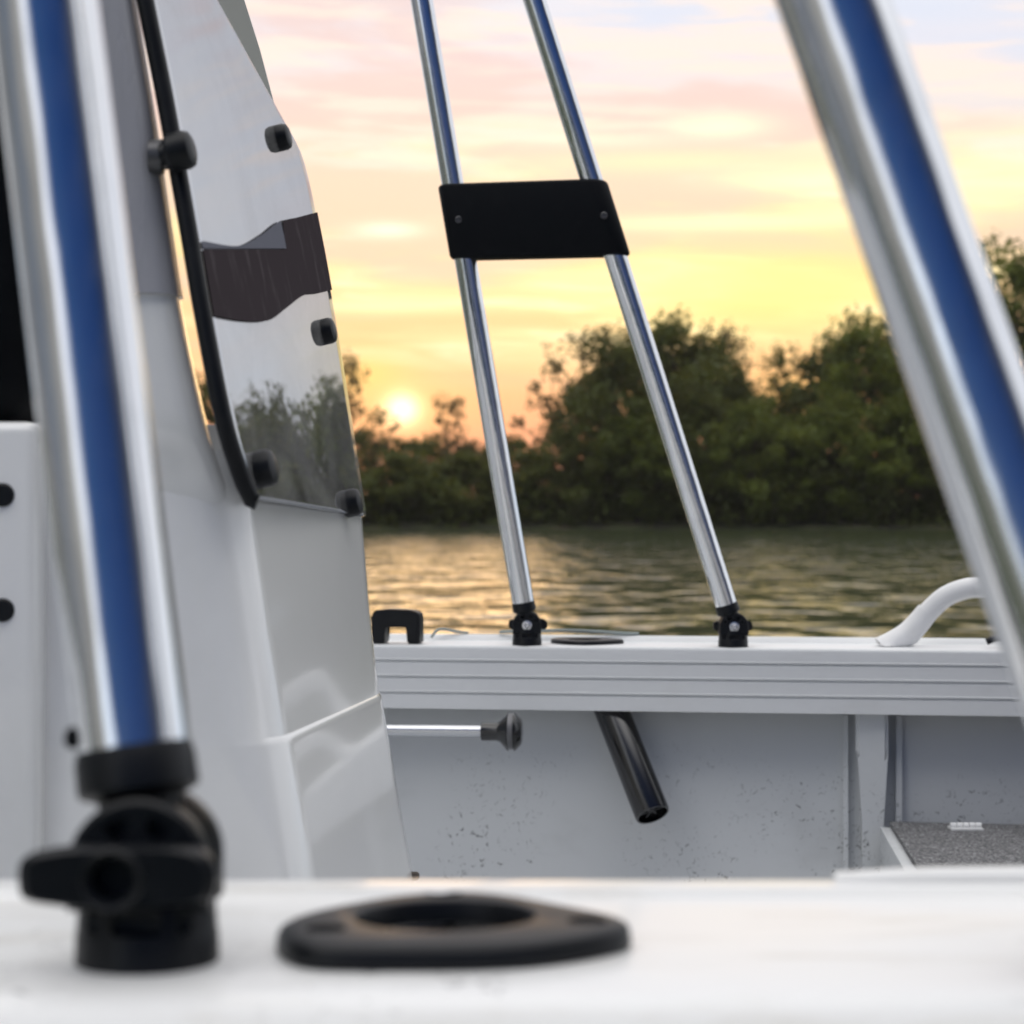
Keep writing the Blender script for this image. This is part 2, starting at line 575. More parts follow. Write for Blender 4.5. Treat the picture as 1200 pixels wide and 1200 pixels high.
for px, top, D, v, lf in [(350, 470, 110, 'dense', 'leaf_dark'), (752, 392, 112, 'dense', 'leaf_dark'), (828, 398, 112, 'dense_b', 'leaf_dark'), (872, 448, 112, 'round', 'leaf_green'), (975, 398, 112, 'dense_b', 'leaf_dark'), (1040, 400, 112, 'dense', 'leaf_green'), (690, 440, 112, 'dense', 'leaf_dark'), (505, 512, 112, 'dense', 'leaf_dark'), (474, 514, 110, 'round', 'leaf_dark'), (600, 512, 112, 'dense_b', 'leaf_dark'), (560, 518, 112, 'round', 'leaf_brown'), (435, 505, 112, 'round', 'leaf_brown'), (310, 450, 108, 'dense_b', 'leaf_dark'), (240, 440, 110, 'round', 'leaf_dark'),
                          (165, 430, 109, 'dense', 'leaf_green'), (80, 440, 110, 'dense_b', 'leaf_dark'), (-20, 425, 110, 'round', 'leaf_green'),
                          (-130, 430, 112, 'dense', 'leaf_dark'), (-250, 420, 112, 'dense_b', 'leaf_green'),
                          (395, 520, 106, 'round', 'leaf_dark'), (470, 528, 106, 'dense', 'leaf_dark'), (545, 530, 106, 'dense_b', 'leaf_dark'),
                          (625, 525, 107, 'dense', 'leaf_dark'), (640, 500, 110, 'airy_b', 'leaf_dark'), (668, 500, 106, 'round', 'leaf_dark'), (745, 470, 106, 'dense_b', 'leaf_green'),
                          (820, 455, 106, 'dense', 'leaf_dark'), (880, 470, 105.5, 'round', 'leaf_green'), (855, 440, 110, 'dense', 'leaf_dark'), (900, 468, 110, 'dense_b', 'leaf_dark'),
                          (930, 500, 106, 'dense', 'leaf_green'), (985, 460, 106, 'dense_b', 'leaf_green'), (1045, 465, 106, 'round', 'leaf_green'), (1090, 440, 107, 'dense', 'leaf_dark'),
                          (1270, 300, 108, 'dense', 'leaf_green'), (1345, 255, 108, 'dense_b', 'leaf_dark'), (1420, 240, 108, 'round', 'leaf_green'),
                          (1495, 215, 108, 'dense', 'leaf_dark'), (1570, 190, 109, 'dense_b', 'leaf_green'), (1650, 205, 109, 'round', 'leaf_dark'),
                          (1740, 170, 110, 'dense', 'leaf_green'), (1840, 185, 110, 'dense_b', 'leaf_dark'), (1950, 160, 110, 'round', 'leaf_green'), (2070, 175, 110, 'dense', 'leaf_dark'), (2200, 150, 110, 'dense_b', 'leaf_green'), (2350, 165, 110, 'round', 'leaf_dark'), (2520, 150, 110, 'dense', 'leaf_green')]:
    tree(px, top, D, v, lf, FILL, 1.1, FG)

bm = BM()
rg = random.Random(11)
for k in range(620):
    x = rg.uniform(-42, 58)
    leaves(bm, rg, Vector((x, 104.6 + rg.uniform(0, 2.5), rg.uniform(0.2, 3.0))), rg.uniform(0.6, 1.3), 40, 0.2, 0.8)
o = obj('undergrowth', bm, M['leaf_dark'], smooth=0)
tag(o, 'low dark undergrowth hanging over the water along the bank', 'undergrowth', kind='stuff')

# --------------------------------------------------------------------- boat
ZN = CZ - 0.1096          # near gunwale top
ZF = CZ - 0.1585          # far gunwale top
NY0, NY1 = 0.473, 0.614   # near gunwale outer and inner edges
A = math.atan(0.14)
E_ = Vector((math.cos(A), -math.sin(A), 0))   # along far gunwale
O_ = Vector((math.sin(A), math.cos(A), 0))    # outwards
G0 = Vector((0, 2.475, ZF))


def far(x_along, out, dz):
    return G0 + E_ * x_along + O_ * out + Vector((0, 0, dz))


def fx(X, out=0.0):
    """along-distance of the far gunwale for a world X"""
    return (X - O_.x * out) / E_.x


boat = thing('motor_boat', 'white open aluminium motor boat seen across its gunwales', 'boat', (0, 1.4, 0.2))
XA, XB = -1.7, 1.9

# holes for the flush rod holders
NH = Vector((-0.017, 0.5365, ZN))
FH = far(fx(0.087, 0.055), 0.055, 0)
bm = BM()
r = 0.007


def arc(cx, cz, r, a0, a1, n=6):
    return [(cx + r * math.cos(R(a0 + (a1 - a0) * i / n)), cz + r * math.sin(R(a0 + (a1 - a0) * i / n))) for i in range(n + 1)]


# near gunwale section in (y, z)
sec = ([(NY0 - 0.034, -0.075), (NY0 - 0.031, -0.045), (NY0 - 0.020, -0.022), (NY0 - 0.011, -0.0095), (NY0 - 0.005, -0.0035), (NY0 + 0.001, -0.0008), (NY0 + 0.006, 0.0)]
       + [(NY1 - 0.020, 0.0), (NY1 - 0.017, 0.0022)] + arc(NY1 - 0.006, -0.0035, 0.006, 90, 0) + [(NY1, -0.075)]
       + [(NY1 - 0.012, -0.075), (NY1 - 0.012, -0.014), (NY0 + 0.004, -0.014), (NY0 - 0.020, -0.05), (NY0 - 0.026, -0.075)])
xs = [XA, -0.6, -0.2, 0.2, 0.6, XB]
loft(bm, [[(x, y, ZN + z) for y, z in sec] for x in xs])
c1 = BM()
lathe(c1, NH + Vector((0, 0, -0.05)), (0, 0, 1), [(0, 0.0245), (0.1, 0.0245)], 32)
bm = cut(bm, [c1])
obj('gunwale', bm, M['gunwale'], boat, 30)
# inner bead that starts part way along the near gunwale
bm = BM()
tube(bm, spline([(0.094, NY1 - 0.005, ZN + 0.0005), (0.106, NY1 - 0.005, ZN + 0.0012), (0.118, NY1 - 0.005, ZN + 0.0018), (0.14, NY1 - 0.005, ZN + 0.0021), (0.2, NY1 - 0.005, ZN + 0.0022), (0.6, NY1 - 0.005, ZN + 0.0022), (XB, NY1 - 0.005, ZN + 0.0022)], 6), 0.0042, 14)
obj('trim_bead', bm, M['gunwale'], boat)

# far gunwale section in (out, z); grooves in the inner face
sec = [(0.0, -0.0755), (0.0, -0.0585), (0.0022, -0.058), (0.0022, -0.0562), (-0.0009, -0.0557), (-0.0009, -0.0543), (0.0, -0.0539),
       (0.0, -0.0395), (0.0022, -0.039), (0.0022, -0.0372), (-0.0009, -0.0367), (-0.0009, -0.0353), (0.0, -0.0349),
       (0.0, -0.0205), (0.0022, -0.020), (0.0022, -0.0182), (-0.0009, -0.0177), (-0.0009, -0.0163), (0.0, -0.0159)]
sec += arc(0.004, -0.004, 0.004, 180, 90, 4) + [(0.100, 0.0), (0.103, 0.003)] + arc(0.110, 0.0015, 0.0055, 140, 0, 6)
sec += [(0.1155, -0.075), (0.106, -0.075), (0.106, -0.012), (0.009, -0.012), (0.009, -0.0755)]
bm = BM()
loft(bm, [[far(x, y, z) for y, z in sec] for x in (XA, -0.6, 0, 0.6, 1.2, XB)])
c1 = BM()
lathe(c1, FH + Vector((0, 0, -0.008)), (0, 0, 1), [(0, 0.0215), (0.1, 0.0215)], 32)
bm = cut(bm, [c1])
obj('gunwale', bm, M['fargun'], boat, 25)

# hull sides: inner and outer skin
bm = BM()
secs = [(0.104, -0.03), (0.060, -0.0752), (0.055, -0.10), (0.045, -0.20), (0.035, -0.26), (0.012, -0.36), (-0.02, -0.53)]
outer = [(0.01, -0.56), (0.06, -0.72), (0.085, -0.5), (0.104, -0.1)]
loft(bm, [[far(x, y, z) for y, z in secs[1:] + outer] for x in (XA, -0.6, 0, 0.6, 1.2, XB)])
obj('hull_side', bm, M['hull'], boat, 30)
bm = BM()
loft(bm, [[(x, y, ZN + z) for y, z in ((NY1 - 0.045, -0.0145), (NY1 - 0.02, -0.50), (NY1 + 0.02, -0.58), (NY0 + 0.05, -0.8), (NY0 - 0.0, -0.45), (NY0 - 0.018, -0.06), (NY0 + 0.006, -0.0145))] for x in (XA, 0, XB)])
obj('hull_side', bm, M['hull'], boat, 30)
bm = BM()
loft(bm, [[(x, 0.58, 0.17), (x, 2.55 - 0.14 * x - 0.06, 0.17), (x, 2.5 - 0.14 * x - 0.1, 0.10), (x, 0.62, 0.10)] for x in (XA + 0.005, XB - 0.005)])
obj('floor', bm, M['inside'], boat, 30)
for nm, x in (('transom', XA - 0.03), ('bow_panel', XB + 0.03)):
    bm = BM()
    yf = 2.475 - 0.14 * x
    extrude_poly(bm, [(x - 0.028, NY0 + 0.02, ZN - 0.005), (x - 0.028, yf + 0.1, ZF - 0.005), (x - 0.028, yf + 0.05, 0.02), (x - 0.028, NY0 + 0.08, 0.0)], (0.056, 0, 0))
    obj(nm, bm, M['fargun'], boat, 30)

# rib on the far side, with a wider head under the gunwale
bm = BM()


def farpx(px, py, out):
    """point on the plane parallel to the far side, 'out' behind the gunwale face"""
    d = Vector(((px - 600) / 2450, 1, (600 - py) / 2450))
    k = (G0 + O_ * out - Vector((0, 0, CZ))).dot(O_) / d.dot(O_)
    return Vector((0, 0, CZ)) + d * k


outl = [(1003, 836), (1003, 880), (1009, 892), (1010, 960), (1010, 1130), (1036, 1130), (1036, 960), (1037, 892), (1041, 880), (1041, 836)]
f0 = [farpx(x, y, 0.014) for x, y in outl]
loft(bm, [f0, [p + O_ * 0.05 for p in f0]])
bmesh.ops.bevel(bm, geom=[e for e in bm.edges if abs(e.verts[0].co.z - e.verts[1].co.z) > 0.01 and e.calc_length() > 0.02], offset=0.004, segments=3, affect='EDGES')
obj('rib', bm, M['hull'], boat, 40)
bm = BM()
for px0, px1, o_ in ((988, 994, 0.046), (1050, 1057, 0.046)):
    q = [farpx(px0, 838, o_), farpx(px1, 838, o_), farpx(px1, 1100, o_ - 0.035), farpx(px0, 1100, o_ - 0.035)]
    loft(bm, [q, [p + O_ * 0.03 for p in q]])
obj('seam_strip', bm, M['hull'], boat, 40)

# carpeted fore deck and its frame
zd = CZ - 0.358
bm = BM()
dk = [(0.405, 2.06), (0.437, 2.418), (1.88, 2.20), (1.88, 0.63), (0.40, 0.63)]
extrude_poly(bm, [(x, y, zd - 0.010) for x, y in dk], (0, 0, 0.010))
deck = obj('carpet_deck', bm, M['carpet'], boat, 30)
bm = BM()
fr_ = [(0.388, 0.63), (0.393, 2.06), (0.425, 2.414), (0.438, 2.412), (0.407, 2.06), (0.402, 0.63)]
extrude_poly(bm, [(x, y, zd - 0.35) for x, y in fr_], (0, 0, 0.344))
obj('deck_support', bm, M['hull'], boat, 30)
bm = BM()
hp = Vector((0.512, 2.36, zd + 0.003))
for k in range(5):
    lathe(bm, hp + Vector((-0.0175 + 0.0072 * k, 0, 0.0015)), (1, 0, 0), [(0, 0.0022), (0.0003, 0.003), (0.0062, 0.003), (0.0065, 0.0022)], 14)
box(bm, hp + Vector((0, 0.006, -0.002)), (0.036, 0.012, 0.0018))
box(bm, hp + Vector((0, -0.006, -0.0018)), (0.036, 0.012, 0.0018))
obj('hinge', bm, M['rail'], deck)

# bow rail welded on the far gunwale: pipe with flared saddle
bm = BM()
rp = [at(1040, 761, 2.47), at(1066, 741, 2.47), at(1088, 717, 2.465), at(1107, 700, 2.46), at(1128, 691, 2.455), at(1152, 688, 2.45), at(1230, 687, 2.43), at(1700, 680, 2.32), at(1740, 700, 2.31), at(1752, 740, 2.31), at(1755, 775, 2.31)]
pp = spline(rp, 8)
tube(bm, pp, 0.0122, 22)
rail = obj('bow_rail', bm, M['rail'], boat, 50)
bm = BM()
sp = spline([at(1036, 763, 2.47), at(1064, 743, 2.47), at(1087, 717, 2.466)], 6)
tube(bm, sp, [0.0185, 0.0178, 0.017, 0.0163, 0.0157, 0.0151, 0.0146, 0.0142, 0.0139, 0.0136, 0.0134, 0.0133, 0.0133], 24)
for v in bm.verts:
    if v.co.z < ZF + 0.001:
        v.co.z = ZF + 0.001
obj('saddle', bm, M['rail'], rail, 50)
# ------------------------------------------------------------------ console
con = thing('console', 'glossy white steering console with flared front, left of the picture', 'console', (-0.3, 1.2, 0.19))


def zz(py, D):
    return CZ + (600 - py) / 2450 * D


lv = [  # z, near corner x, far corner x
    (0.19, -0.005, 0.020), (CZ - 0.2545, -0.084, -0.0600), (CZ - 0.1776, -0.099, -0.0765), (CZ - 0.1125, -0.1107, -0.0893),
    (CZ - 0.1100, -0.1116, -0.0900), (CZ - 0.1085, -0.1131, -0.0913), (CZ - 0.06, -0.1218, -0.0980), (CZ + 0.004, -0.1327, -0.1040), (CZ + 0.030, -0.139, -0.108), (CZ + 0.043, -0.146, -0.114)]
XBK = -0.52
rings = []
for i, (z, nx, fxx) in enumerate(lv):
    inset = 0.008 if i == len(lv) - 1 else 0.0
    y0 = 1.0 + inset - (CZ - z) * 0.05
    y1 = 1.70 - inset
    fxx *= 1.25 / 1.45
    poly = [Vector((XBK + inset, y0 + 0.0, z)), Vector((nx, y0, z)), Vector((fxx, 1.25, z)), Vector((fxx - 0.055, y1, z)), Vector((XBK + inset, y1, z))]
    rads = [0.02, 0.030, 0.014, 0.05, 0.02]
    ring = []
    for k in range(5):
        p, a, b_ = poly[k], poly[k - 1], poly[(k + 1) % 5]
        da, db = (a - p).normalized(), (b_ - p).normalized()
        rr = rads[k]
        for j in range(9):
            tt = j / 8
            ring.append((p + da * rr) * (1 - tt) ** 2 + p * 2 * tt * (1 - tt) + (p + db * rr) * tt ** 2)
    rings.append(ring)
bm = BM()
loft(bm, rings)
obj('body', bm, M['console'], con, 25)
# side panel with two plugs
bm = BM()
box(bm, (-0.372, 0.992, CZ - 0.10), (0.30, 0.03, 0.285), 0.006)
pan = obj('dash_panel', bm, M['console'], con, 40)
for py in (580, 715):
    bm = BM()
    q = at(3, py, 0.9768)
    lathe(bm, q, (0, -1, 0), [(-0.003, 0.0056), (0.0006, 0.0056), (0.0016, 0.0046)], 20)
    obj('plug', bm, M['black'], pan)
# pillar beside the windscreen
pcl = [(290, 720, 1.045), (284, 650, 1.028), (268, 580, 1.010), (242, 512, 0.997), (222, 430, 0.995), (205, 345, 0.995), (190, 250, 0.995), (172, 130, 0.995), (150, 0, 0.995), (115, -200, 0.995)]
bm = BM()
rings = []
pl = spline([at(x, y, d) for x, y, d in pcl], 5)
for i, p in enumerate(pl):
    f = max(0.0, 1 - i / 10)
    w = 0.044 + 0.02 * f
    h2 = 0.016 + 0.006 * math.exp(-((i - 9) / 3.0) ** 2)
    ring = []
    for k in range(24):
        a = 2 * math.pi * k / 24
        ca, sa = math.cos(a), math.sin(a)
        ring.append(p + Vector((-w / 2 + w / 2 * math.copysign(abs(ca) ** 0.6, ca), h2 * math.copysign(abs(sa) ** 0.6, sa) + 0.012, 0)))
    rings.append(ring)
loft(bm, rings)
obj('pillar', bm, M['console'], con, 50)
bm = BM()  # grey sleeve painted in for the reflection on the upper pillar
rings = []
for i, p in enumerate(pl):
    if p.z < zz(345, 0.995):
        continue
    ring = []
    w = 0.047
    for k in range(24):
        a = 2 * math.pi * k / 24
        ca, sa = math.cos(a), math.sin(a)
        ring.append(p + Vector((-0.022 + w / 2 * math.copysign(abs(ca) ** 0.6, ca), 0.019 * math.copysign(abs(sa) ** 0.6, sa) + 0.012, 0)))
    rings.append(ring)
loft(bm, rings)
obj('pillar_cover', bm, M['cover'], con, 50)
bm = BM()
q = at(482, 1027, 1.25)
lathe(bm, q + Vector((-0.004, 0, 0)), (1, -0.3, 0.1), [(0, 0.004), (0.004, 0.004), (0.004, 0.0028), (0.008, 0.0025), (0.009, 0.0015)], 12)
obj('rusty_bolt', bm, M['rust'], con)

# windscreen panel
ws = thing('windscreen', 'curved smoked acrylic windscreen with black edge and knobs, mirroring sky and trees', 'windscreen', tuple(at(350, 600, 1.2)))
NP = [at(x, y, 1.0) for x, y in ((294, 584), (266, 500), (240, 370), (222, 265), (196, 120), (172, 0), (130, -215))]
FPx = [(425, 606), (409, 500), (392, 392), (372, 280), (352, 190), (330, 145)]
FP = [at(x, y, 1.25) for x, y in FPx] + [NP[-1]]
PO = at(294, 584, 1.0)
PNn = (at(425, 606, 1.25) - PO).cross(at(172, 0, 1.0) - PO).normalized()
if PNn.x < 0:
    PNn = -PNn


def onplane(p):
    d = p - Vector((0, 0, CZ))
    return Vector((0, 0, CZ)) + d * ((PO - Vector((0, 0, CZ))).dot(PNn) / d.dot(PNn))


NP = [onplane(p) for p in NP]
FP = [onplane(p) for p in FP]
NS = spline(NP, 10)
FS = spline(FP[:-1], 10)
FS += [FP[-2].lerp(FP[-1], (k + 1) / 10) for k in range(10)]
nr = len(NS)


def pick(lst, u):
    k = min(int(u * (len(lst) - 1)), len(lst) - 2)
    f = u * (len(lst) - 1) - k
    return lst[k].lerp(lst[k + 1], f)


bm = BM()
NU, NV = 28, 60
grid = []
pn = PNn


def panel_pt(u, v):
    p = pick(NS, v).lerp(pick(FS, v), u)
    z = p.z - CZ
    bow = 0.0 * math.sin(math.pi * u) * min(1, (1 - v) * 3)
    wave = 0.00025 * math.sin(4.0 * u + 9 * z - 1.0)
    return p + pn * (bow + wave)


for j in range(NV + 1):
    grid.append([bm.verts.new(panel_pt(i / NU, j / NV)) for i in range(NU + 1)])
for j in range(NV):
    for i in range(NU):
        q = [grid[j][i], grid[j][i + 1], grid[j + 1][i + 1], grid[j + 1][i]]
        if j == NV - 1:
            pass
        bm.faces.new(q)
bmesh.ops.remove_doubles(bm, verts=bm.verts, dist=0.0002)
bmesh.ops.recalc_face_normals(bm, faces=bm.faces)
o = obj('panel', bm, M['screen'], ws, 60)
sm = o.modifiers.new('thickness', 'SOLIDIFY')
sm.thickness = 0.005
sm.offset = 0
bm = BM()
ed = [p + Vector((-0.0005, -0.002, 0)) for p in NS[3:]]
tube(bm, [at(302, 588, 1.0) + Vector((0, -0.002, 0)), at(296, 586, 1.0) + Vector((0, -0.002, 0))] + ed, 0.0043, 12)
obj('edge_trim', bm, M['black'], ws, 50)
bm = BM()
# dark wavy reflection, painted as an opaque band over the panel
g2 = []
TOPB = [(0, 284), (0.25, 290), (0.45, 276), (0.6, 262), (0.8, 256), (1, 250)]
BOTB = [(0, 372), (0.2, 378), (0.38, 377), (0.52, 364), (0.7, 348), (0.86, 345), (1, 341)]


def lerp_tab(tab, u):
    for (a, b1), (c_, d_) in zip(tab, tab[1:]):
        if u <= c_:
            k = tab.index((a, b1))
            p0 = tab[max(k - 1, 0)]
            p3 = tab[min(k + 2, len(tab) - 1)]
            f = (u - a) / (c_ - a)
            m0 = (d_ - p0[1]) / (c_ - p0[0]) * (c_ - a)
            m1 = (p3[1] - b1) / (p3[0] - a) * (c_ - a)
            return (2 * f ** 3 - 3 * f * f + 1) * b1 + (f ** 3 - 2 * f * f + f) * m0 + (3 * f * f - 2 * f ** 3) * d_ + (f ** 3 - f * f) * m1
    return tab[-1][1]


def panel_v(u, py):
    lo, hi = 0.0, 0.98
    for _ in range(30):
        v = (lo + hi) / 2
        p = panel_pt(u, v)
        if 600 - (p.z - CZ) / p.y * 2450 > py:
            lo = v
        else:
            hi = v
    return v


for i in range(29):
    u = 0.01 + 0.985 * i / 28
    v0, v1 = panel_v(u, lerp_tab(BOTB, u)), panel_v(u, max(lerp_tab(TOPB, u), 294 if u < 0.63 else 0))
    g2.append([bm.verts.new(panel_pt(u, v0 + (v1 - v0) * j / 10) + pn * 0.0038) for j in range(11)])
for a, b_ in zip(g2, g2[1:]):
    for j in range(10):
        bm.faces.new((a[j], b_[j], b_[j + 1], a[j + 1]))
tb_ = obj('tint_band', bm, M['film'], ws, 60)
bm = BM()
g2 = []  # paler part of the painted reflection, above the dark band
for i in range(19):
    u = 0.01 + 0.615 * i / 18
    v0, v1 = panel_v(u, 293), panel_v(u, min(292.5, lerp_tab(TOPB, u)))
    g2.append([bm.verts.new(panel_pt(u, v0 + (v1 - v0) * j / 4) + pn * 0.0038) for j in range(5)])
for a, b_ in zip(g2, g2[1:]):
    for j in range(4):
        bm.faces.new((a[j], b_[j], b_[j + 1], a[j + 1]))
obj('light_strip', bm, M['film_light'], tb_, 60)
bm = BM()
dg = [FP[-2].lerp(FP[-1], k / 12) for k in range(13)]
for px, py, sz in ((199, 180, 1.0), (296, 552, 1.0), (322, 163, 0.85), (375, 390, 0.85), (404, 591, 0.88)):
    bm.free()
    bm = BM()
    c = onplane(at(px, py, 1.1))
    ax = PNn
    lathe(bm, c - ax * 0.004, ax, [(a_ * sz, r_ * sz) for a_, r_ in ((0, 0.0055), (0.003, 0.0055), (0.0032, 0.0075), (0.005, 0.0092), (0.012, 0.0092), (0.0145, 0.0082), (0.0155, 0.006), (0.0157, 0.002))], 24)
    obj('knob', bm, M['black'], ws, 35)
bm = BM()
for px, py, D in ((186, 184, 0.995),):
    lathe(bm, at(px, py, D) + Vector((-0.004, 0, 0)), (1, 0, 0), [(0, 0.0085), (0.006, 0.0085), (0.0065, 0.006), (0.012, 0.006)], 20)
obj('standoff', bm, M['dim_screw'], ws, 35)
# the far wing of the screen that shows behind the panel
bm = BM()
op = [(327, 150), (319, 114), (304, 57), (286, 0), (264, -80), (242, -160), (196, -160), (220, -80), (240, 0), (266, 62), (300, 125)]
f0 = [at(x, y, 1.50) for x, y in op]
loft(bm, [f0, [p + Vector((0.0, 0.006, 0)) for p in f0]])
obj('side_wing', bm, M['wing'], ws, 30)

# instrument pod on the console
pod = thing('instrument_pod', 'black instrument pod on top of the console, half hidden by the near left tube', 'instrument pod', (-0.35, 1.18, CZ + 0.043))
bm = BM()
box(bm, (-0.36, 1.18, CZ + 0.043 + 0.11), (0.24, 0.28, 0.218), 0.022)
obj('housing', bm, M['plate'], pod, 40)
bm = BM()
for k in range(2):
    lathe(bm, (-0.30 - 0.09 * k, 1.045, CZ + 0.16), (0, -1, 0), [(0, 0.036), (0.006, 0.036), (0.008, 0.033), (0.006, 0.030), (0.003, 0.0295)], 32)
obj('gauge_ring', bm, M['gloss_black'], pod, 40)
bm = BM()
box(bm, (-0.34, 1.036, CZ + 0.078), (0.17, 0.012, 0.03), 0.003)
obj('switch_panel', bm, M['gloss_black'], pod, 40)

# ------------------------------------------------------------ canopy frames


def mount(parent, base, d, sgn, tr, name='swivel_mount'):
    """nylon swivel base; sgn is the side (y) of the wing knob"""
    base = Vector(base)
    d = Vector(d).normalized()
    piv = base + Vector((0, 0, 0.0242))
    R1 = 0.0170
    bm = BM()
    # foot blending into two cheeks
    rings = []
    for z, rx, ry in ((0.0, 0.0176, 0.0178), (0.0070, 0.0174, 0.0176), (0.0078, 0.0171, 0.0173), (0.0205, 0.0165, 0.0150)):
        rings.append([base + Vector((rx * math.cos(2 * math.pi * k / 40), ry * math.sin(2 * math.pi * k / 40), z)) for k in range(40)])
    loft(bm, rings)
    cuts = []
    # gap for the tongue, window recesses
    c = BM()
    for s in (-1, 1):
        box(c, base + Vector((0, s * 0.0172, 0.0120)), (0.0118, 0.008, 0.0064), 0.0012)
        box(c, base + Vector((0.0112, s * 0.0134, 0.0122)), (0.0034, 0.0050, 0.0066), 0.0008)
        box(c, base + Vector((-0.0112, s * 0.0134, 0.0122)), (0.0034, 0.0050, 0.0066), 0.0008)
    cuts.append(c)
    bm = cut(bm, cuts)
    body = obj(name, bm, M['black'], parent, 35, origin=base)
    for s in (-1, 1):
        bm = BM()
        prof = [(R1 * math.cos(R(a)), R1 * math.sin(R(a))) for a in range(0, 181, 6)] + [(-R1, -0.010), (R1, -0.010)]
        y0, y1 = s * 0.0052, s * 0.0140
        loft(bm, [[piv + Vector((x, y0, z)) for x, z in prof], [piv + Vector((x, y1 - s * 0.0012, z)) for x, z in prof],
                  [piv + Vector((x * 0.93, y1, z * 0.93)) for x, z in prof]])
        c = BM()
        for a0, a1 in ((50, 78), (102, 130), (18, 34), (146, 162)):
            pts = [(math.cos(R(a0 + (a1 - a0) * k / 6)), math.sin(R(a0 + (a1 - a0) * k / 6))) for k in range(7)]
            ri, ro = 0.0085, 0.0132
            if a0 < 45 or a0 > 140:
                ri, ro = 0.0100, 0.0132
            pl_ = [(x * ro, z * ro) for x, z in pts] + [(x * ri, z * ri) for x, z in reversed(pts)]
            loft(c, [[piv + Vector((x, s * 0.0095, z)) for x, z in pl_], [piv + Vector((x, s * 0.018, z)) for x, z in pl_]])
        bm = cut(bm, [c])
        obj('cheek', bm, M['black'], body, 35)
    bm = BM()
    # tongue, neck and collar follow the tube
    lathe(bm, piv + Vector((0, -0.0048, 0)), (0, 1, 0), [(0, 0.0150), (0.0096, 0.0150)], 32)
    lathe(bm, piv + d * 0.008, d, [(0, 0.0095), (0.0072, 0.0105), (0.0084, tr - 0.0002), (0.0096, tr + 0.0009), (0.0175, tr + 0.0007), (0.0188, tr + 0.0002), (0.0225, tr - 0.0004)], 40)
    obj('collar', bm, M['black'], body, 35)
    # bolt head
    bm = BM()
    q = piv + Vector((0, -sgn * 0.0138, 0))
    ax = Vector((0, -sgn, 0))
    lathe(bm, q, ax, [(0, 0.0060), (0.0012, 0.0058), (0.0014, 0.0038), (0.0030, 0.0034), (0.0038, 0.0026), (0.0030, 0.0020), (0.0022, 0.0016)], 24)
    obj('bolt', bm, M['steel'], body, 35)
    # wing knob
    bm = BM()
    wp = [(-0.0225, 0.0044), (-0.017, 0.0064), (-0.008, 0.0073), (0.004, 0.0074), (0.015, 0.0072), (0.0212, 0.0052), (0.0232, 0.0), (0.0214, -0.0050),
          (0.013, -0.0062), (0.004, -0.0073), (-0.006, -0.0073), (-0.014, -0.0064), (-0.0215, -0.0050), (-0.0232, -0.0015)]
    off = Vector((-0.0035 if sgn < 0 else 0.0015, 0, -0.0008))
    rings = []
    for yy, sc_ in ((0.0142, 0.90), (0.0150, 1.0), (0.0205, 1.0), (0.0222, 0.90)):
        rings.append([piv + off + Vector((p.x * sc_, sgn * yy, p.z * sc_)) for p in spline([Vector((x, 0, z)) for x, z in wp], 4, True)])
    loft(bm, rings)
    c = BM()
    lathe(c, piv + off + Vector((-0.001, sgn * 0.0165, 0)), (0, sgn, 0), [(0, 0.0048), (0.02, 0.0056)], 28)
    bm = cut(bm, [c])
    bm2 = BM()
    lathe(bm, piv + off + Vector((-0.001, sgn * 0.0160, 0)), (0, sgn, 0), [(0.0, 0.0077), (0.0066, 0.0076), (0.0074, 0.0068), (0.0070, 0.0058), (0.002, 0.0054)], 28, cap=False)
    bm2.free()
    obj('wing_knob', bm, M['black'], body, 35)
    return piv


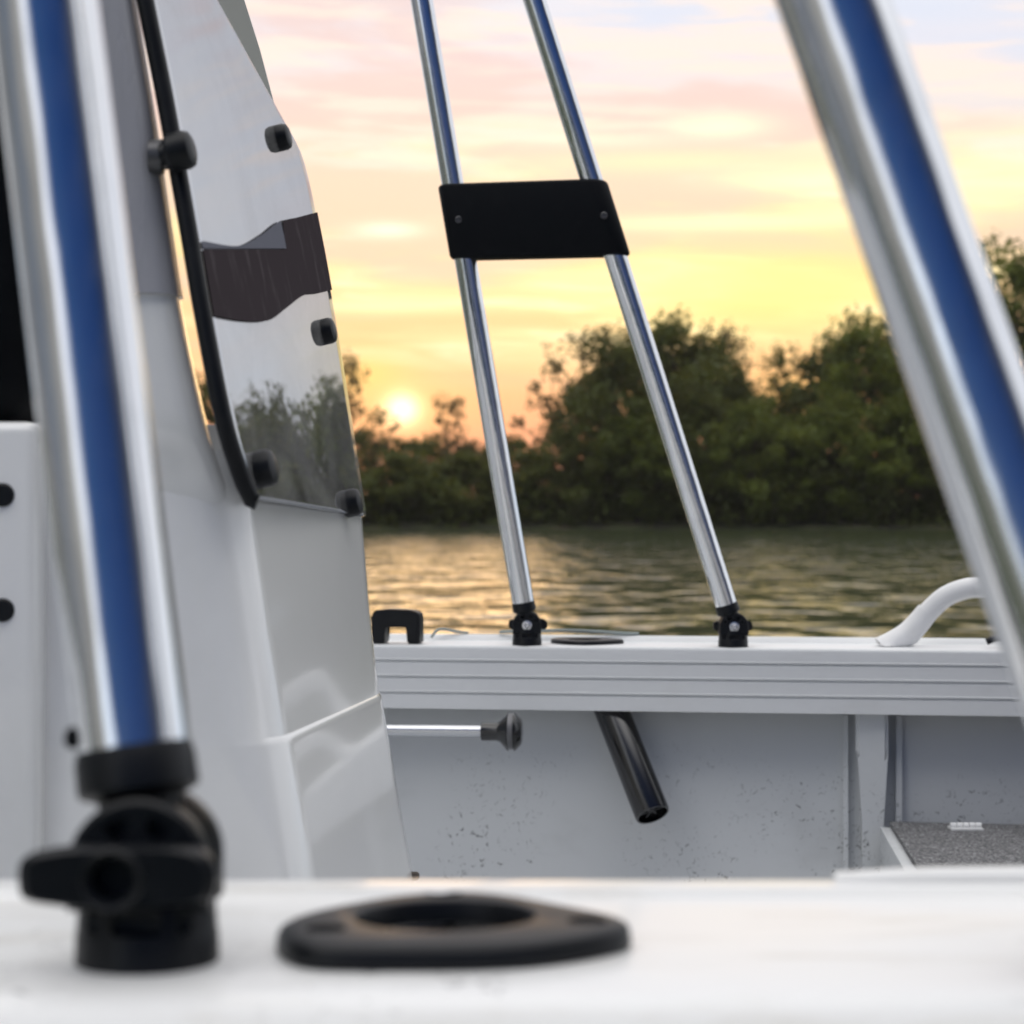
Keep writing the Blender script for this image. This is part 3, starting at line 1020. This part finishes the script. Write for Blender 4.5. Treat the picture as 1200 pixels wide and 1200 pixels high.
def canopy_frame(label, bases, dirs, sgn, zp, tr):
    t_ = thing('canopy_frame', label, 'canopy frame', tuple((Vector(bases[0]) + Vector(bases[1])) / 2))
    lines = []
    for bpt, d in zip(bases, dirs):
        d = Vector(d).normalized()
        piv = mount(t_, bpt, d, sgn, tr)
        s0 = piv + d * 0.0242
        bm = BM()
        lathe(bm, s0, d, [(0, tr - 0.0011), (0.0012, tr), (0.6, tr), (1.30, tr), (1.303, tr - 0.0013)], 48)
        # local Z of the scratches follows the tube well enough as it is near upright
        obj('tube', bm, M['tube'], t_, 40, origin=s0)
        lines.append((s0, d))
    # padded plate that ties both tubes
    zb = (Vector(bases[0]).z + Vector(bases[1]).z) / 2
    bm = BM()
    rings = []
    z0, z1 = zp
    tw = 0.0178

    def on(i, z):
        s0, d = lines[i]
        return s0 + d * ((z - s0.z) / d.z)
    for z, k in ((z0, 0.80), (z0 + 0.0015, 0.93), (z0 + 0.004, 1.0), ((z0 + z1) / 2, 1.0), (z1 - 0.004, 1.0), (z1 - 0.0015, 0.93), (z1, 0.80)):
        a, b_ = on(0, zb + z), on(1, zb + z)
        ex = (b_ - a)
        ex.z = 0
        ex.normalize()
        ey = Vector((-ex.y, ex.x, 0))
        ring = []
        for j in range(13):
            th = R(-90 + 180 * j / 12)
            ring.append(b_ + ex * (tw * k * math.cos(th)) + ey * (tw * k * math.sin(th)))
        for j in range(13):
            th = R(90 + 180 * j / 12)
            ring.append(a + ex * (tw * k * math.cos(th)) + ey * (tw * k * math.sin(th)))
        rings.append(ring)
    loft(bm, rings)
    plate = obj('clamp_plate', bm, M['plate'], t_, 40, origin=(on(0, zb + z0) + on(1, zb + z0)) / 2)
    for i in (0, 1):
        q = on(i, zb + (z0 + z1) / 2 + 0.001)
        bm = BM()
        lathe(bm, q + Vector((0, sgn * -0.0168, 0)), (0, -sgn, 0), [(0, 0.0042), (0.0022, 0.0040), (0.0028, 0.0030), (0.0018, 0.0022), (0.0016, 0.001)], 20)
        obj('screw', bm, M['dim_screw'], plate, 35)
    return t_


nb = [Vector((-0.0893, 0.512, ZN)), Vector((0.1512, 0.505, ZN))]
nd = [at(47, 0, 0.540) - at(154, 885, 0.512), at(989, 0, 0.532) - at(1302, 885, 0.505)]
nf = canopy_frame('near canopy frame, two blurred polished tubes leaning left in the foreground', nb, nd, -1, (0.462, 0.552), 0.0141)
fb = [Vector((0.0178, 2.492, ZF)), Vector((0.2600, 2.459, ZF))]
fd = [at(494, 0, 2.43) - at(614, 712, 2.49), at(625, 0, 2.397) - at(851, 712, 2.457)]
ff = canopy_frame('far canopy frame, two slim polished tubes joined by a black plate against the sky', fb, fd, 1, (0.455, 0.541), 0.0131)
# small lock stud on the near left tube
bm = BM()
lathe(bm, at(97, 866, 0.512), (-1, 0, 0.15), [(0, 0.0028), (0.003, 0.0028), (0.0042, 0.0018)], 14)
obj('lock_stud', bm, M['plate'], nf, 35)

# -------------------------------------------------------------- rod holders
bm = BM()


def flange(outl, zb, t_, hole_c, hr, pockets=()):
    bm = BM()
    ring = spline([Vector((x, y, 0)) for x, y in outl], 6, True)
    cx = sum(p.x for p in ring) / len(ring)
    cy = sum(p.y for p in ring) / len(ring)
    n_ = len(ring)
    area = sum(ring[i].x * ring[(i + 1) % n_].y - ring[(i + 1) % n_].x * ring[i].y for i in range(n_))
    sg = 1 if area > 0 else -1
    rings = []
    for z, ins in ((0.0, 0.0004), (0.0006, 0.0), (t_ * 0.62, 0.0003), (t_ * 0.84, 0.0011), (t_ * 0.95, 0.0024), (t_, 0.0045)):
        rr = []
        for i in range(n_):
            tg = (ring[(i + 1) % n_] - ring[i - 1]).normalized()
            nn = Vector((-tg.y, tg.x, 0)) * sg
            rr.append(Vector((ring[i].x + nn.x * ins, ring[i].y + nn.y * ins, zb + z)))
        rings.append(rr)
    loft(bm, rings)
    c = BM()
    hx, hy, ha = hr
    for_r = []
    for z, k in ((-0.01, 0.92), (t_ * 0.6, 0.94), (t_ * 0.93, 0.97), (t_ + 0.0002, 1.02), (t_ + 0.004, 1.05)):
        rr = []
        for i in range(40):
            a = 2 * math.pi * i / 40
            x, y = hx * math.cos(a) * k, hy * math.sin(a) * k
            rr.append(Vector((hole_c[0] + x * math.cos(ha) - y * math.sin(ha), hole_c[1] + x * math.sin(ha) + y * math.cos(ha), zb + z)))
        for_r.append(rr)
    loft(c, for_r)
    cs = [c]
    for x, y in pockets:
        c = BM()
        lathe(c, Vector((x, y, zb + t_ - 0.0022)), (0, 0, 1), [(0, 0.0036), (0.0010, 0.0050), (0.004, 0.0056)], 24)
        cs.append(c)
    return cut(bm, cs)


NO = [(-.059, .522), (-.054, .506), (-.045, .4985), (-.025, .4972), (-.005, .4985), (.010, .504), (.025, .516), (.0300, .526), (.0275, .537), (.0135, .553), (0, .566), (-.014, .572), (-.030, .567), (-.045, .553), (-.056, .537)]
rh = thing('rod_holder', 'large black teardrop rod holder flange on the near white gunwale', 'rod holder', (NH.x, NH.y, ZN), 'rod holders')
PK = ((-0.0462, 0.5175), (0.0190, 0.5275), (-0.0185, 0.5650))
bm = flange(NO, ZN + 0.0003, 0.0062, (NH.x, NH.y - 0.001), (0.0240, 0.0215, 0.2), PK)
fl = obj('flange', bm, M['black'], rh, 40)
for x, y in PK:
    bm = BM()
    lathe(bm, Vector((x, y, ZN + 0.0045)), (0, 0, 1), [(-0.001, 0.0024), (0.0004, 0.0026), (0.0008, 0.0018), (0.0002, 0.0010)], 20)
    obj('screw', bm, M['gloss_black'], fl, 35)


def rodtube(top, bottom, r_out, r_in):
    bm = BM()
    s, t_, d = frame(bottom - top)
    L = (bottom - top).length
    n = 36
    pr = [(0, r_out), (L - 0.002, r_out), (L, r_out - 0.001), (L, r_in), (L - 0.05, r_in), (L * 0.3, r_in), (0, r_in)]
    rings = [[top + d * a + (s * math.cos(2 * math.pi * k / n) + t_ * math.sin(2 * math.pi * k / n)) * r for k in range(n)] for a, r in pr]
    rings.append(rings[0])
    loft(bm, rings, cap=False)
    # bottom cross pin and disc
    lathe(bm, bottom - d * 0.012, d, [(0, r_in), (0.002, r_in), (0.003, r_in * 0.6)], n)
    for a in (30, 90, 150):
        u = s * math.cos(R(a)) + t_ * math.sin(R(a))
        tube(bm, [bottom - d * 0.006 - u * r_in, bottom - d * 0.006 + u * r_in], 0.0018, 8)
    return bm


bm = rodtube(NH + Vector((0, 0, -0.002)), NH + Vector((0.055, 0.01, -0.22)), 0.0243, 0.0215)
obj('tube', bm, M['gloss_black'], rh, 40)

rh2 = thing('rod_holder', 'black rod holder on the far gunwale, its shiny tube slanting down below the ledge', 'rod holder', tuple(FH), 'rod holders')
FO = []
for x, y in NO:   # mirrored copy of the near outline, laid along the far gunwale
    FO.append(((x - NH.x), -(y - NH.y)))
fo = []
for x, y in FO:
    p = FH + E_ * x + O_ * y
    fo.append((p.x, p.y))
bm = flange(fo, ZF + 0.0003, 0.0052, (FH.x, FH.y), (0.0222, 0.0205, -A - 0.25))
obj('flange', bm, M['black'], rh2, 40)
tb = at(765, 955, 2.412)
tm = at(718, 836, 2.490)
bm = rodtube(tm + (tm - tb) * 0.45, tb, 0.0205, 0.0175)
obj('tube', bm, M['gloss_black'], rh2, 40)

# -------------------------------------------------------------- grab handle
gh = thing('grab_handle', 'black square arch handle on the far gunwale beside the console', 'handle', tuple(far(fx(-0.135), 0.03, 0)))
bm = BM()
a0, a1 = fx(-0.168, .02), fx(-0.1095, .02)
outl = [(a0, 0.0), (a0, 0.034), (a0 + 0.004, 0.0395), (a0 + 0.02, 0.0415), (a1 - 0.012, 0.0405), (a1 - 0.002, 0.0375), (a1, 0.033), (a1, 0.0),
        (a1 - 0.0155, 0.0), (a1 - 0.0155, 0.021), (a0 + 0.0165, 0.021), (a0 + 0.0165, 0.0)]
loft(bm, [[far(x, 0.012, z + 0.0005) for x, z in outl], [far(x, 0.040, z + 0.0005) for x, z in outl]])
bmesh.ops.bevel(bm, geom=bm.edges[:], offset=0.0016, segments=2, affect='EDGES')
obj('arch', bm, M['black'], gh, 40)

# ------------------------------------------------------------------ rope end
bm = BM()
rp = [far(fx(-0.03), 0.108, 0.010), far(fx(0.0), 0.100, 0.012), far(fx(0.05), 0.098, 0.013), far(fx(0.09), 0.104, 0.0115), far(fx(0.12), 0.108, 0.0095), far(fx(0.14), 0.112, 0.0088)]
tube(bm, spline(rp, 8), 0.0022, 10)
tag(obj('rope', bm, M['rope']), 'thin grey green rope lying along the far gunwale behind the left swivel mount', 'rope')
bm = BM()
rp = [far(fx(-0.112), 0.09, 0.004), far(fx(-0.106), 0.095, 0.012), far(fx(-0.098), 0.10, 0.0135), far(fx(-0.085), 0.107, 0.0105), far(fx(-0.07), 0.112, 0.0085)]
tube(bm, spline(rp, 8), 0.0018, 10)
tag(obj('cable', bm, M['rope']), 'short pale cable loop just right of the black arch handle', 'cable')
# dark fitting that peeks out beside the near sloping tube
cl = thing('cleat', 'small dark cleat on the far gunwale at the right edge', 'cleat', tuple(far(fx(0.565, .04), 0.04, 0)))
bm = BM()
q = far(fx(0.575, .04), 0.04, 0.001)
tube(bm, spline([q - E_ * 0.022 + Vector((0, 0, 0.006)), q - E_ * 0.012 + Vector((0, 0, 0.010)), q + Vector((0, 0, 0.011)), q + E_ * 0.04 + Vector((0, 0, 0.011)), q + E_ * 0.055 + Vector((0, 0, 0.007))], 6), 0.004, 12)
obj('horn', bm, M['black'], cl, 40)
bm = BM()
box(bm, q + E_ * 0.016 + Vector((0, 0, 0.004)), (0.03, 0.012, 0.008), 0.002, Matrix.Rotation(-A, 4, 'Z'))
obj('base', bm, M['black'], cl, 40)

# -------------------------------------------------- pole under the far gunwale
D0 = 2.40
pe = at(565, 857, D0)
pol = thing('pole', 'silver pole with a black flared end stowed under the far gunwale', 'pole', tuple(pe))
bm = BM()
pd = Vector((-1, 0.10, 0.0)).normalized()
lathe(bm, pe, pd, [(0, 0.0068), (0.7, 0.0068), (0.9, 0.0068)], 24)
obj('shaft', bm, M['pole'], pol, 40)
bm = BM()
pa = -pd
lathe(bm, pe - pa * 0.001, pa, [(0, 0.0100), (0.0010, 0.0108), (0.018, 0.0108), (0.022, 0.0125), (0.0295, 0.0215), (0.0310, 0.0225), (0.0318, 0.0215)], 36)
end = obj('end_cap', bm, M['gloss_black'], pol, 35)
bm = BM()
lathe(bm, pe + pa * 0.0308, pa, [(q_ * 0.001, 0.0212 - 0.0012 * (q_ % 2)) for q_ in range(7)], 36)
obj('ring', bm, M['thread'], end, 35)
bm = BM()
lathe(bm, pe + pa * 0.0365, pa, [(0, 0.0215), (0.0008, 0.0225), (0.0025, 0.0215), (0.0085, 0.0150), (0.0095, 0.0120), (0.0097, 0.004)], 36)
obj('cone', bm, M['gloss_black'], end, 35)
for X in (-0.14, -0.55):
    pass

# ------------------------------------------------------------- sky and light
SUN_AZ, SUN_EL = math.atan2(470 - 600, 2450), math.atan2(600 - 480, 2450)
w = bpy.data.worlds.new('World')
sc.world = w
w.use_nodes = True
t = NT(w.node_tree)
bg = w.node_tree.nodes['Background']
STR = 0.1
sky = t.n('ShaderNodeTexSky')
sky.sky_type = 'NISHITA'
sky.sun_disc = False
sky.sun_elevation = SUN_EL
sky.sun_rotation = SUN_AZ
sky.air_density = 1.0
sky.dust_density = 2.0
co = t.n('ShaderNodeTexCoord').outputs['Generated']
nv = t.n('ShaderNodeVectorMath', operation='NORMALIZE')
t.l(co, nv.inputs[0])
sp = t.n('ShaderNodeSeparateXYZ')
t.l(nv.outputs[0], sp.inputs[0])
az = t.math('ARCTAN2', sp.outputs[0], sp.outputs[1])
el = t.math('ARCSINE', sp.outputs[2])


def streak(fa, fe, det, dist, off, rough=0.55):
    c = t.n('ShaderNodeCombineXYZ')
    t.l(t.math('MULTIPLY', az, fa), c.inputs[0])
    t.l(t.math('MULTIPLY', t.math('ADD', el, t.math('MULTIPLY', az, 0.03)), fe), c.inputs[1])
    c.inputs[2].default_value = off
    n = t.n('ShaderNodeTexNoise', i_Scale=1.0, i_Detail=det, i_Roughness=rough, i_Distortion=dist)
    t.l(c.outputs[0], n.inputs['Vector'])
    return n.outputs[0]


e01 = t.math('DIVIDE', el, 0.5, clamp=True)


def pe_(y):
    return math.atan((600 - y) / 2450) / 0.5


warm = t.ramp(e01, [(0.0, lin(238, 150, 126)), (pe_(520), lin(252, 168, 132)), (pe_(450), lin(254, 194, 144)), (pe_(370), lin(254, 208, 156)),
                    (pe_(290), lin(254, 226, 170)), (pe_(210), lin(252, 234, 190)), (pe_(140), lin(244, 224, 212)), (pe_(70), lin(232, 224, 228)), (pe_(0), lin(224, 226, 236)),
                    (1.0, lin(214, 222, 236))])
cool = t.ramp(e01, [(0.0, lin(206, 226, 246)), (0.2, lin(216, 232, 250)), (0.25, lin(228, 238, 250)), (0.3, lin(234, 240, 248)), (0.6, lin(226, 230, 240)), (1.0, lin(232, 236, 244))])
wgt = t.smooth(t.math('ABSOLUTE', t.math('SUBTRACT', az, -0.02)), 0.25, 0.37, 1, 0)
s1 = streak(5.5, 42, 5.0, 0.5, 1.7)
s2 = streak(13, 120, 4.0, 0.6, 9.1)
s3 = streak(3.0, 14, 4.0, 0.8, 4.4)
# bright yellow streaks in a belt above the trees
belt = t.math('MULTIPLY', t.smooth(el, 0.055, 0.10), t.smooth(el, 0.21, 0.14))
yl = t.math('MULTIPLY', t.math('MULTIPLY', t.smooth(t.math('ADD', t.math('MULTIPLY', s1, 0.7), t.math('MULTIPLY', s2, 0.3)), 0.46, 0.60), belt), 0.9)
yl = t.math('MULTIPLY', yl, t.smooth(az, -0.14, 0.06, 0.4, 1.0))
warm = t.mix(yl, warm, (1.12, 0.98, 0.55))
wh = t.math('MULTIPLY', t.math('MULTIPLY', t.smooth(t.math('ADD', t.math('MULTIPLY', s2, 0.55), t.math('MULTIPLY', s1, 0.45)), 0.54, 0.66), belt), 0.8)
warm = t.mix(wh, warm, (1.18, 1.10, 0.82))
# grey pink cloud bars between them
gp = t.math('MULTIPLY', t.smooth(t.math('ADD', t.math('MULTIPLY', s3, 0.55), t.math('MULTIPLY', s1, 0.45)), 0.52, 0.42), 0.62)
warm = t.mix(t.math('MULTIPLY', gp, t.smooth(el, 0.04, 0.12)), warm, lin(232, 200, 192))
# faint blue gaps high up
bl = t.math('MULTIPLY', t.smooth(s3, 0.50, 0.62), t.smooth(el, 0.15, 0.23))
warm = t.mix(t.math('MULTIPLY', bl, 0.8), warm, lin(212, 221, 238))
pk = t.math('MULTIPLY', t.smooth(t.math('ADD', t.math('MULTIPLY', s2, 0.5), t.math('MULTIPLY', s1, 0.5)), 0.49, 0.60), t.smooth(el, 0.13, 0.18))
warm = t.mix(t.math('MULTIPLY', pk, 0.75), warm, lin(252, 232, 218))
# bright spots: glowing cloud edges and the veiled sun


def spot(px, py, sx, sy):
    a = t.math('DIVIDE', t.math('SUBTRACT', az, math.atan((px - 600) / 2450)), sx / 2450)
    b_ = t.math('DIVIDE', t.math('SUBTRACT', el, math.atan((600 - py) / 2450)), sy / 2450)
    return t.math('EXPONENT', t.math('MULTIPLY', t.math('ADD', t.math('MULTIPLY', a, a), t.math('MULTIPLY', b_, b_)), -1.0))


for px, py, sx, sy, k, col in ((845, 150, 55, 14, 0.9, (1.1, 1.0, 0.72)), (455, 270, 38, 9, 0.9, (1.1, 1.02, 0.80)), (860, 263, 190, 9, 0.95, (1.15, 1.0, 0.62)),
                               (1110, 235, 120, 25, 0.6, (1.05, 0.95, 0.58)), (440, 359, 110, 9, 0.85, (1.12, 0.98, 0.55)), (800, 190, 190, 14, 0.6, (1.05, 0.93, 0.55)),
                               (900, 345, 200, 55, 0.85, (1.12, 0.88, 0.30)), (760, 330, 130, 22, 0.5, (1.12, 0.95, 0.45)), (960, 215, 110, 12, 0.75, (1.15, 1.03, 0.66)), (700, 165, 90, 8, 0.5, (1.1, 1.0, 0.75)), (420, 440, 60, 26, 0.8, (1.1, 0.72, 0.22)), (470, 480, 80, 40, 0.55, (1.25, 0.70, 0.25)),
                               (940, 470, 70, 40, 0.7, (1.2, 0.72, 0.20)), (471, 480, 19, 17, 1.0, (2.3, 1.9, 1.1))):
    warm = t.mix(t.math('MULTIPLY', spot(px, py, sx, sy), k), warm, col)
# the cooler side: soft white cloud on pale blue
cl_ = t.smooth(t.math('ADD', t.math('MULTIPLY', s3, 0.6), t.math('MULTIPLY', s1, 0.4)), 0.44, 0.58)
cool = t.mix(t.math('MULTIPLY', cl_, 0.75), cool, lin(238, 238, 242))
wv = t.n('ShaderNodeVectorMath', operation='SCALE')
t.l(warm, wv.inputs[0])
wv.inputs['Scale'].default_value = 1.08
col = t.mix(wgt, cool, wv.outputs[0])
# unseen sky towards the zenith, raised to brighten upward faces
zen = t.smooth(el, 0.45, 1.0)
col = t.mix(zen, col, (1.52, 1.50, 1.49))
# grey bank added out of view, rear left, to darken the tube reflections
lraz = t.math('ARCTAN2', sp.outputs[0], t.math('MULTIPLY', sp.outputs[1], -1.0))
gl = t.math('MULTIPLY', t.smooth(lraz, R(-34), R(-48)), t.smooth(lraz, R(-150), R(-110)))
gl = t.math('MULTIPLY', gl, t.smooth(el, R(50), R(30)))
col = t.mix(t.math('MULTIPLY', gl, 0.96), col, t.mix(t.smooth(s1, 0.35, 0.65), (0.07, 0.066, 0.060), (0.22, 0.215, 0.20)))
# deep blue gaps added behind the camera to colour the tube reflections
# unseen sky behind the camera, scaled up to light trees and console
rear = t.smooth(sp.outputs[1], 0.1, -0.6, 1.0, 1.85)
vs = t.n('ShaderNodeVectorMath', operation='SCALE')
t.l(col, vs.inputs[0])
t.l(rear, vs.inputs['Scale'])
col = vs.outputs[0]
raz = t.math('ARCTAN2', sp.outputs[0], t.math('MULTIPLY', sp.outputs[1], -1.0))
jit = t.math('MULTIPLY', t.math('SUBTRACT', s3, 0.5), 0.55)
ra = t.math('ADD', raz, jit)
gap = t.math('MULTIPLY', t.smooth(ra, R(-42), R(-20)), t.smooth(ra, R(88), R(70)))
gap = t.math('MULTIPLY', gap, t.smooth(el, R(58), R(42)))
gap2 = t.math('MULTIPLY', t.smooth(ra, R(-112), R(-96)), t.smooth(ra, R(-62), R(-74)))
gap2 = t.math('MULTIPLY', t.math('MULTIPLY', gap2, 0.75), t.smooth(el, R(50), R(38)))
gap = t.math('MAXIMUM', gap, gap2)
gapc = t.ramp(t.math('DIVIDE', t.math('ADD', ra, R(40)), R(130), clamp=True), [(0.0, (0.14, 0.17, 0.22)), (0.13, (0.028, 0.080, 0.22)), (0.38, (0.011, 0.046, 0.175)), (0.64, (0.006, 0.030, 0.125)), (0.80, (0.025, 0.032, 0.055)), (1.0, (0.14, 0.14, 0.15))])
gapc = t.mix(t.smooth(t.math('ADD', s1, t.math('MULTIPLY', s3, 0.5)), 0.78, 1.05), gapc, (0.045, 0.085, 0.19))
col = t.mix(gap, col, gapc)
sc10 = t.n('ShaderNodeVectorMath', operation='SCALE')
sc10.inputs['Scale'].default_value = 1.0 / STR
t.l(col, sc10.inputs[0])
fin = t.mix(0.94, sky.outputs[0], sc10.outputs[0])
t.l(fin, bg.inputs[0])
bg.inputs[1].default_value = STR

sl = bpy.data.lights.new('sun', 'SUN')
sl.energy = 0.06
sl.angle = R(12)
sl.color = (1.0, 0.62, 0.30)
so = bpy.data.objects.new('sun', sl)
C.objects.link(so)
sd = Vector((math.sin(SUN_AZ) * math.cos(SUN_EL), math.cos(SUN_AZ) * math.cos(SUN_EL), math.sin(SUN_EL)))
so.rotation_euler = sd.to_track_quat('Z', 'Y').to_euler()
so.location = (0, 0, 30)

# thin evening haze over the river
hm = bpy.data.materials.new('evening_haze')
hm.use_nodes = True
t = NT(hm.node_tree)
hm.node_tree.nodes.remove(hm.node_tree.nodes['Principled BSDF'])
pv = t.n('ShaderNodeVolumePrincipled')
pv.inputs['Color'].default_value = (0.95, 0.90, 0.80, 1)
pv.inputs['Density'].default_value = 0.00022
pv.inputs['Anisotropy'].default_value = 0.2
t.l(pv.outputs[0], hm.node_tree.nodes['Material Output'].inputs['Volume'])
bm = BM()
bmesh.ops.create_cube(bm, size=1)
bmesh.ops.scale(bm, vec=(3800, 3800, 32), verts=bm.verts)
bmesh.ops.translate(bm, vec=(0, 0, 14.0), verts=bm.verts)
o = obj('haze', bm, hm, smooth=0)
tag(o, 'thin warm evening haze over the river', 'haze', kind='stuff')

# ------------------------------------------------------------------- camera
cam = bpy.data.cameras.new('camera')
cam.sensor_width = 36
cam.lens = 36 * F
cam.clip_start = 0.02
cam.clip_end = 6000
cam.dof.use_dof = True
cam.dof.focus_distance = 1.52
cam.dof.aperture_fstop = 15.0
co_ = bpy.data.objects.new('camera', cam)
C.objects.link(co_)
co_.location = (0, 0, CZ)
co_.rotation_euler = (R(90), 0, 0)
sc.camera = co_

sc.view_settings.view_transform = 'Standard'
sc.view_settings.look = 'None'
sc.view_settings.exposure = 0.15
sc.view_settings.gamma = 1
sc.cycles.max_bounces = 8
sc.cycles.transparent_max_bounces = 12
